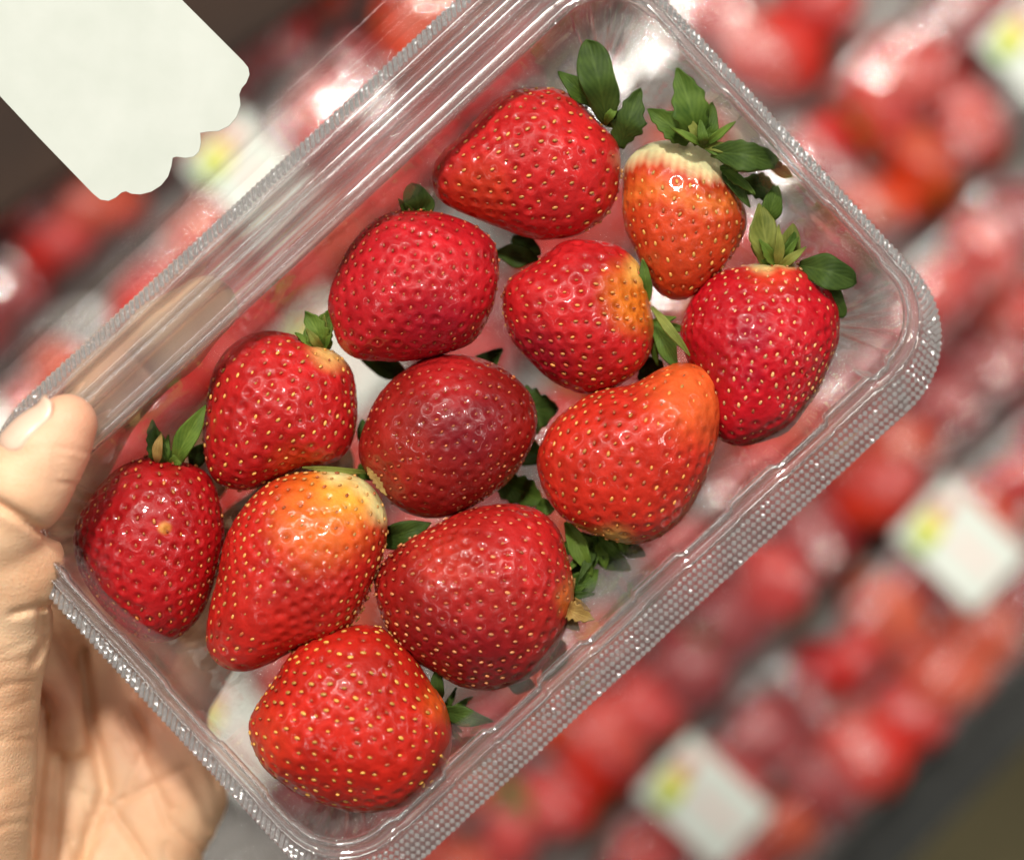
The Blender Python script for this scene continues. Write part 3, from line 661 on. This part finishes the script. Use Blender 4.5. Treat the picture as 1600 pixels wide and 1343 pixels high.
leaf(b, (790, 1060), (836, 1072), 44, 'dark', -.030, -.030, .001); leaf(b, (880, 1000), (850, 1062), 50, 'dark', -.030, -.031, .001)
b = strawberry('broad bright red strawberry with golden seeds, at the end of the pack by the palm', L_, (712, 1125), (480, 1060), (.50, .014, .009), [(700, 1085, 40, (.66, .11, .014), .8), (420, 1140, 60, (.56, .04, .010), .5)], 3.75, seed=12, seedcol=(.88, .52, .10), redseed=.02, depth=.34, dz=.003, power=1.1)
leaf(b, (690, 1108), (770, 1126), 40, 'dark', -.020, -.014, .003, blunt=.7); leaf(b, (685, 1090), (682, 1040), 30, 'dark', -.020, -.014, .002); leaf(b, (695, 1165), (742, 1150), 20, 'dark', -.026, -.024, .002); leaf(b, (690, 1180), (722, 1162), 14, 'mid', -.026, -.024, .002)
fan(b, (690, 1120), 0, 5, 52, ('dark', 'mid'), -.023, 70, 16)

# ------------------------------------------------------------------ the hand: one surface from a smooth distance field
def build_hand():
    x0, x1 = P(-230, 0, -.06).x, P(590, 0, -.06).x; y0, y1 = P(0, 1820, -.06).y, P(0, 430, -.06).y; z0, z1 = -.092, .022
    h = .00076
    X = np.arange(x0, x1, h, dtype=np.float32); Y = np.arange(y0, y1, h, dtype=np.float32); Z = np.arange(z0, z1, h, dtype=np.float32)
    gx, gy, gz = np.meshgrid(X, Y, Z, indexing='ij')
    def cone(a, ra, b, rb):
        a, b = np.array(a[:]), np.array(b[:]); ab = b - a; L2 = ab @ ab
        t = np.clip(((gx - a[0]) * ab[0] + (gy - a[1]) * ab[1] + (gz - a[2]) * ab[2]) / L2, 0, 1)
        d = np.sqrt((gx - a[0] - t * ab[0]) ** 2 + (gy - a[1] - t * ab[1]) ** 2 + (gz - a[2] - t * ab[2]) ** 2)
        return (d - (ra + (rb - ra) * t)).astype(np.float32)
    def smin(a, b, k):
        hh = np.clip(.5 + .5 * (b - a) / k, 0, 1); return b * (1 - hh) + a * hh - k * hh * (1 - hh)
    def chain(pts, k=.004):
        f = None
        for (p, r), (q, s) in zip(pts[:-1], pts[1:]):
            c = cone(P(*p), r, P(*q), s); f = c if f is None else smin(f, c, k)
        return f
    mm = .001
    # palm: rays from the wrist to the knuckles
    wrist = (-20, 1560, -.058)
    palm = chain([((-60, 1800, -.058), 24 * mm), (wrist, 22 * mm), ((70, 1250, -.066), 15 * mm), ((60, 965, -.060), 11.5 * mm)])
    for pts in ([(wrist, 20 * mm), ((130, 1260, -.068), 14 * mm), ((165, 1045, -.066), 11.5 * mm)], [(wrist, 20 * mm), ((190, 1290, -.068), 13.5 * mm), ((245, 1130, -.067), 11.5 * mm)],
                [(wrist, 19 * mm), ((200, 1400, -.066), 14 * mm), ((284, 1245, -.064), 11.5 * mm)]):
        palm = smin(palm, chain(pts), .007)
    thenar = chain([((-60, 1500, -.040), 18 * mm), ((-62, 1230, -.026), 17 * mm), ((-22, 985, -.014), 13.5 * mm), ((8, 880, -.004), 11.6 * mm)], .006)
    web = cone(P(20, 1010, -.036), 9 * mm, P(75, 1010, -.052), 8 * mm)
    fold = chain([((40, 1000, -.030), 5.5 * mm), ((108, 1075, -.046), 4.5 * mm), ((112, 1150, -.052), 5 * mm)], .004)
    body = smin(palm, thenar, .006); body = smin(body, web, .006); body = smin(body, fold, .003)
    thumb = chain([((-26, 885, -.004), 11.6 * mm), ((-2, 815, .003), 10.2 * mm), ((38, 754, .0075), 9.9 * mm), ((75, 704, .0085), 8.8 * mm), ((105, 662, .0085), 6.6 * mm)], .003)
    body = smin(body, thumb, .0028)
    index = chain([((60, 965, -.060), 10.5 * mm), ((70, 800, -.048), 9.6 * mm), ((170, 612, -.028), 9.0 * mm), ((262, 528, -.021), 8.8 * mm), ((322, 480, -.0195), 7.3 * mm)], .003)
    body = smin(body, index, .0035)
    middle = chain([((165, 1045, -.066), 10.5 * mm), ((190, 870, -.060), 9.6 * mm), ((300, 735, -.0515), 9.0 * mm), ((360, 665, -.048), 8.4 * mm), ((405, 615, -.0455), 7.0 * mm)], .003)
    body = smin(body, middle, .0025)
    ring = chain([((245, 1130, -.067), 10.2 * mm), ((262, 980, -.060), 9.0 * mm), ((395, 838, -.0525), 8.6 * mm), ((510, 725, -.0475), 7.0 * mm)], .003)
    body = smin(body, ring, .0025)
    little = chain([((284, 1245, -.064), 9.6 * mm), ((268, 1110, -.058), 8.0 * mm), ((350, 985, -.0475), 7.2 * mm), ((410, 915, -.0455), 6.0 * mm)], .003)
    body = smin(body, little, .0025)
    body = smin(body, cone(P(22, 905, -.006), 10.8 * mm, P(30, 880, -.004), 10 * mm), .003)
    # creases pressed into the skin (photo positions; each only where the skin faces up)
    PX = gx / (S * (D - gz) / D) + 800; PY = 671.5 - gy / (S * (D - gz) / D)
    def crease(pts, depth, width, zlo, zhi):
        nonlocal body
        best = None
        for (ax, ay), (bx, by) in zip(pts[:-1], pts[1:]):
            t = np.clip(((PX - ax) * (bx - ax) + (PY - ay) * (by - ay)) / ((bx - ax) ** 2 + (by - ay) ** 2), 0, 1)
            d = np.hypot(PX - ax - t * (bx - ax), PY - ay - t * (by - ay)); best = d if best is None else np.minimum(best, d)
        m = np.exp(-(best / width) ** 2) * ((gz > zlo) & (gz < zhi))
        body = body + (depth * m).astype(np.float32)
    crease([(-10, 782), (30, 806), (62, 828), (84, 836)], .0022, 7, -.02, .03)
    for y in (706, 722, 733, 744, 760): crease([(84, y - 8), (118, y - 3), (150, y + 5)], .0006, 4, -.01, .03)
    crease([(20, 958), (60, 948), (88, 944)], .0014, 6, -.03, .03); crease([(-20, 720), (30, 712), (60, 700)], .0004, 5, 0, .03)
    for k, y in enumerate((1004, 1030, 1072, 1096, 1141, 1160, 1214, 1262, 1290)):
        crease([(-40, y + 30 - 22 * (k % 2)), (10, y + 14 - 9 * (k % 3)), (50 + 6 * (k % 2), y - 6)], .0003 + .00012 * (k % 3), 3.6, -.06, .03)
    crease([(62, 945), (70, 1000), (52, 1035)], .0012, 6, -.06, .03)
    crease([(128, 1020), (140, 1120), (166, 1230), (128, 1343)], .0030, 12, -.075, -.03)
    crease([(75, 1120), (62, 1230), (50, 1343)], .0016, 7, -.08, -.02)
    crease([(95, 1180), (90, 1260), (86, 1343)], .0012, 6, -.08, -.03)
    crease([(172, 1260), (215, 1320), (260, 1400)], .0015, 7, -.08, -.03)
    crease([(190, 1120), (232, 1200), (262, 1285), (330, 1343)], .0012, 7, -.08, -.03)
    crease([(210, 1080), (300, 1210), (330, 1290)], .0010, 8, -.08, -.03)
    crease([(165, 1262), (240, 1225), (290, 1200)], .0010, 6, -.08, -.03)
    crease([(130, 1343), (180, 1275), (230, 1160), (200, 1100)], .0008, 5, -.08, -.03)
    rr_ = random.Random(3)
    for _ in range(26):
        x_, y_, a_ = rr_.uniform(95, 330), rr_.uniform(1060, 1340), rr_.uniform(.5, 1.5); l_ = rr_.uniform(20, 60)
        crease([(x_, y_), (x_ + l_ * math.cos(a_), y_ + l_ * math.sin(a_))], rr_.uniform(.0003, .0007), 3.5, -.08, -.03)
    crease([(212, 560), (238, 590)], .0012, 5, -.06, 0); crease([(135, 640), (160, 670)], .0012, 5, -.06, 0)
    # surface nets
    s = body < 0
    c = np.stack([s[:-1, :-1, :-1], s[1:, :-1, :-1], s[:-1, 1:, :-1], s[1:, 1:, :-1], s[:-1, :-1, 1:], s[1:, :-1, 1:], s[:-1, 1:, 1:], s[1:, 1:, 1:]])
    cnt = c.sum(0); act = (cnt > 0) & (cnt < 8); ids = -np.ones(act.shape, int); ii = np.argwhere(act); ids[act] = np.arange(len(ii))
    corners = np.array([[0,0,0],[1,0,0],[0,1,0],[1,1,0],[0,0,1],[1,0,1],[0,1,1],[1,1,1]])
    val = np.stack([body[ii[:,0]+q[0], ii[:,1]+q[1], ii[:,2]+q[2]] for q in corners], 1)
    acc = np.zeros((len(ii), 3)); num = np.zeros(len(ii))
    for a, b_ in ((0,1),(2,3),(4,5),(6,7),(0,2),(1,3),(4,6),(5,7),(0,4),(1,5),(2,6),(3,7)):
        va, vb = val[:, a], val[:, b_]; m = (va < 0) != (vb < 0)
        t = np.where(m, va / np.where(m, va - vb, 1), 0)
        acc += np.where(m[:, None], corners[a] + t[:, None] * (corners[b_] - corners[a]), 0); num += m
    vert = np.array([x0, y0, z0]) + (ii + acc / num[:, None]) * h
    faces = []
    for axn in range(3):
        o1, o2 = [(1, 2), (2, 0), (0, 1)][axn]
        sl = [slice(None)] * 3; sl2 = [slice(None)] * 3; sl[axn] = slice(0, -1); sl2[axn] = slice(1, None)
        ch = s[tuple(sl)] != s[tuple(sl2)]; e = np.argwhere(ch)
        e = e[(e[:, o1] > 0) & (e[:, o2] > 0) & (e[:, o1] < s.shape[o1] - 1) & (e[:, o2] < s.shape[o2] - 1)]
        u1 = np.zeros(3, int); u1[o1] = 1; u2 = np.zeros(3, int); u2[o2] = 1
        q = [e - u1 - u2, e - u2, e, e - u1]; f = np.stack([ids[k[:, 0], k[:, 1], k[:, 2]] for k in q], 1)
        ins = s[e[:, 0], e[:, 1], e[:, 2]]; f[~ins] = f[~ins][:, ::-1]; faces.append(f)
    return vert, np.concatenate(faces)
hv, hf = build_hand()
hand = empty('hand', P(150, 1150, -.066)); tag(hand, 'bare hand gripping the open pack, thumb hooked over its rim', 'hand')
skin = mesh_obj('skin', hv, hf, M_SKIN, hand)
_tip = np.array(P(112, 668, .006)[:]); _pads = [(_tip, .016), (np.array(P(75, 1085, -.04)[:]), .012), (np.array(P(250, 1120, -.05)[:]), .016), (np.array(P(225, 585, -.02)[:]), .010), (np.array(P(420, 500, -.04)[:]), .02), (np.array(P(130, 760, .0)[:]), .010)]
_bl = np.zeros(len(hv))
for q, r in _pads: _bl = np.maximum(_bl, np.exp(-((hv - q) ** 2).sum(1) / r ** 2))
point_colors(skin, np.stack([_bl, _bl, _bl], 1), 'Blush'); skin.matrix_parent_inverse = Matrix.Translation(hand.location).inverted()
sm = skin.modifiers.new('smooth', 'SMOOTH'); sm.factor = .5; sm.iterations = 5

# thumbnail: a curved plate on the far side of the thumb tip
from mathutils.bvhtree import BVHTree
_sel = np.linalg.norm(hv - np.array(P(90, 700, .008)[:]), axis=1) < .026
_fs = hf[_sel[hf].all(1)]
_bvh = BVHTree.FromPolygons([Vector(v) for v in hv], [tuple(f) for f in _fs.tolist()])
def nail():
    V, F = [], []; nu, nv = 15, 18
    p0, p1 = P(56, 730, .0082), P(106, 660, .0086); ax = (p1 - p0).normalized(); side = Vector((0, 0, 1)).cross(ax).normalized()
    L = (p1 - p0).length + .0022
    for j in range(nv):
        v = j / (nv - 1)
        for i in range(nu):
            u = i / (nu - 1) * 2 - 1
            wn = math.sqrt(max(1 - ((v - .72) / .28) ** 2 * .75, 0)) if v > .72 else (math.sqrt(max(1 - ((.22 - v) / .22) ** 2 * .85, 0)) if v < .22 else 1)
            a = math.radians(26) + math.radians(44) * u * wn
            dr = side * math.cos(a) + Vector((0, 0, 1)) * math.sin(a); o = p0 + ax * min(L * v, L - .0030)
            hit = _bvh.ray_cast(o + dr * .03, -dr)
            r = (.03 - hit[3]) if hit[0] is not None else .008
            edge = max(abs(u) ** 6, max(0, .12 - v) / .12)
            V.append(tuple(p0 + ax * (L * v) + dr * (r + .00042 * (1 - edge) - .0003 * edge)))
    for j in range(nv - 1):
        for i in range(nu - 1):
            a = j * nu + i; F.append((a, a + 1, a + nu + 1, a + nu))
    o = mesh_obj('thumbnail', V, F, M_NAIL, hand); o.matrix_parent_inverse = Matrix.Translation(hand.location).inverted()
    m = o.modifiers.new('thickness', 'SOLIDIFY'); m.thickness = .0004; m.offset = 0
nail()

# ------------------------------------------------------------------ packs of strawberries on the display shelf
PL, PW = 566 * KB, 285 * KB
ha, hb = PL / 2 - .008, PW / 2 - .007
brow = [(4.5, 30), (4.3, 30.6), (1.5, 30.6), (.8, 32), (.3, 32.4), (-1, 38), (-3, 42), (-6, 43), (-24, 43.4), (-34, 43.4)]
V, F = sweep(brow, ha, hb, .014, (16, 10, 6)); LIDM = mesh_obj('lid', V, F, M_BGPACK).data
brow = [(4.5, 29.6), (1.5, 29.4), (.6, 30.4), (0, 29.8), (-1.5, 24), (-4, 8), (-5.5, 2.5), (-8, .6), (-24, .5), (-34, .5)]
V, F = sweep(brow, ha, hb, .014, (16, 10, 6)); TRAYM = mesh_obj('tray', V, F, M_BGPACK).data
for o in [o for o in col.objects if o.data in (LIDM, TRAYM)]: bpy.data.objects.remove(o)
def flat_shape(name, pts, z, mat, th=.0003):
    n = len(pts); V = [(x, y, z) for x, y in pts] + [(x, y, z + th) for x, y in pts]
    F = [tuple(range(n))[::-1], tuple(range(n, 2 * n))] + [(i, (i + 1) % n, n + (i + 1) % n, n + i) for i in range(n)]
    o = mesh_obj(name, V, F, mat, smooth=False); me = o.data; bpy.data.objects.remove(o); return me
lx, ly = 60 * KB, 84 * KB
LABM = flat_shape('label', [(-lx, -ly), (lx, -ly), (lx, ly), (-lx, ly)], .0436, M_PAPER2)
def disc(cx, cy, rx, ry, n=16): return [(cx + rx * math.cos(2 * math.pi * k / n), cy + ry * math.sin(2 * math.pi * k / n)) for k in range(n)]
M_LG, M_LY, M_LR, M_LP = flat('print_green', (.25, .45, .07)), flat('print_yellow', (.72, .68, .05)), flat('print_red', (.65, .14, .08)), flat('print_pale_pink', (.82, .62, .58))
GM = flat_shape('green_mark', disc(-lx * .62, ly * .55, lx * .28, ly * .22), .0440, M_LG)
YM = flat_shape('yellow_mark', disc(-lx * .22, ly * .62, lx * .34, ly * .25), .0442, M_LY)
RM = flat_shape('red_mark', disc(lx * .35, ly * .68, lx * .25, ly * .16), .0444, M_LR)
PM = flat_shape('printed_strip', [(-lx * .1, -ly * .75), (lx * .15, -ly * .75), (lx * .15, ly * .2), (-lx * .1, ly * .2)], .0440, M_LP)
def lk(name, me, parent):
    o = bpy.data.objects.new(name, me); col.objects.link(o); o.parent = parent; return o
# berries for these packs: a handful of shapes and ripenesses
bm = bmesh.new(); bmesh.ops.create_icosphere(bm, subdivisions=4, radius=1.0)
i4 = np.array([v.co[:] for v in bm.verts]); f4 = np.array([[v.index for v in f.verts] for f in bm.faces]); bm.free()
def mat_bgberry(name, c1, c2):
    t = NT(name); p = t.n('ShaderNodeBsdfPrincipled'); co = t.n('ShaderNodeTexCoord'); n = t.n('ShaderNodeTexNoise'); n.inputs['Scale'].default_value = 45
    t.l(co.outputs['Object'], n.inputs['Vector']); rp = t.n('ShaderNodeValToRGB'); e = rp.color_ramp.elements
    e[0].position = .35; e[0].color = (*c1, 1); e[1].position = .65; e[1].color = (*c2, 1); t.l(n.outputs['Fac'], rp.inputs[0]); t.l(rp.outputs[0], p.inputs['Base Color'])
    vo = t.n('ShaderNodeTexVoronoi'); vo.inputs['Scale'].default_value = 280; t.l(co.outputs['Object'], vo.inputs['Vector'])
    bp = t.n('ShaderNodeBump'); bp.inputs['Strength'].default_value = .6; bp.inputs['Distance'].default_value = .001; t.l(vo.outputs['Distance'], bp.inputs['Height']); t.l(bp.outputs[0], p.inputs['Normal'])
    p.inputs['Roughness'].default_value = .3; return t.surf(p.outputs[0])
BM = [mat_bgberry('shelf_berry_red', (.48, .008, .008), (.60, .020, .010)), mat_bgberry('shelf_berry_dark', (.20, .004, .008), (.36, .008, .010)),
      mat_bgberry('shelf_berry_orange', (.55, .035, .010), (.64, .08, .015)), mat_bgberry('shelf_berry_scarlet', (.52, .012, .008), (.62, .035, .012))]
BMESH = []
for k in range(8):
    v = i4.copy(); t = (v[:, 0] + 1) / 2
    taper = 1 - (.34 + .08 * (k % 3)) * np.clip(t - .25, 0, 1) ** 1.3
    v[:, 1] *= taper; v[:, 2] *= taper; v *= np.array([.0245, .0225, .0165]) * (.85 + .05 * (k % 4))
    v += (vnoise(v, 120, k) * .0006)[:, None] * i4
    o = mesh_obj('strawberry', v, f4, BM[k % 4]); BMESH.append(o.data); bpy.data.objects.remove(o)
def calyx_mesh():
    V, F = [], []
    for k in range(8):
        a = k * math.pi / 4; i = len(V); r1, r2 = .0035, .016 + .003 * (k % 3)
        for (r, da, x) in ((0, 0, -.0172), (r1 * 2, .33, -.0178), (r2, 0, -.0150), (r1 * 2, -.33, -.0178)):
            V.append((x - .0055, r * math.cos(a + da), r * math.sin(a + da)))
        F.append((i, i + 1, i + 2, i + 3))
    o = mesh_obj('calyx', V, F, flat('shelf_calyx_green', (.10, .20, .03))); m = o.data; bpy.data.objects.remove(o); return m
CALM = calyx_mesh()
def in_view(w, t, m=150):
    x = (w + t) / math.sqrt(2); y = (w - t) / math.sqrt(2); return -m < x < 1600 + m and -m < y < 1343 + m
npk = 0; nb = 0
LABELLED = {(2, 1): (0, 57), (3, -1): (0, -73), (4, -1): (0, -60), (4, -2): (0, -60), (2, -2): (120, -73)}
for r in range(6):
    wc = 1707 - 285 * r
    for q in range(-4, 5):
        tc = 170 + 283 + 566 * q + [0, 190, 34, 90, 194, 150][r]
        if not any(in_view(wc + dw, tc + dt, 40) for dw in (-130, 0, 130) for dt in (-270, -90, 90, 270)): continue
        if r == 0: tc -= 22 * q + 10
        base = WT(wc, tc, ZB + .001)

        pk = empty('strawberry_pack', base); pk.rotation_euler = (math.radians(random.uniform(-2, 2)), 0, math.radians(45 + random.uniform(-2.0, 2.0)))
        tag(pk, 'closed clear pack of strawberries with a white label, lying on the display shelf', 'pack', 'packs on the display shelf')
        lk('tray', TRAYM, pk); lk('lid', LIDM, pk)
        labelled = r == 0 or (r, q) in LABELLED
        if not labelled: pk['label'] = 'closed clear pack of strawberries without a label, lying on the display shelf'
        where = 'beside the black shelf rail' if r == 0 else ('beside the dark brown board' if r >= 4 else 'in the middle rows of the display shelf')
        pk['label'] = 'closed clear strawberry pack ' + ('with a white label ' if labelled else 'without a label ') + where
        npk += 1
        if labelled: lb = lk('label', LABM, pk)
        if labelled: lb.location = (LABELLED.get((r, q), (0, -73))[0] * KB + random.uniform(-.003, .003), -LABELLED.get((r, q), (0, -73))[1] * KB + random.uniform(-.003, .003), 0)
        for nm, me in () if not labelled else (('green_mark', GM), ('yellow_mark', YM), ('red_mark', RM), ('printed_strip', PM)): lk(nm, me, lb)
        rz = pk.rotation_euler.z
        for iu in range(6):
            for iv in range(2):
                u = (iu - 2.5) * .0262 + random.uniform(-.003, .003); v = (iv - .5) * .034 + random.uniform(-.002, .002)
                p = base + Vector((u * math.cos(rz) - v * math.sin(rz), u * math.sin(rz) + v * math.cos(rz), .0175 + random.uniform(0, .004)))
                wv = ((p.x / KB + 800) + (671.5 - p.y / KB)) / math.sqrt(2); tv = ((p.x / KB + 800) - (671.5 - p.y / KB)) / math.sqrt(2)
                if not in_view(wv, tv, 60) or random.random() < (.36 if r in (2, 3) else .10): continue
                o = bpy.data.objects.new('strawberry', random.choice(BMESH)); col.objects.link(o); o.location = p
                o.rotation_euler = (random.uniform(0, 6.28), random.uniform(-.5, .5), random.uniform(0, 6.28))
                tag(o, 'strawberry inside a closed ' + ('labelled' if labelled else 'unlabelled') + ' pack ' + where, 'strawberry', 'strawberries in the shelf packs'); nb += 1
                if random.random() < .65: lk('calyx', CALM, o)
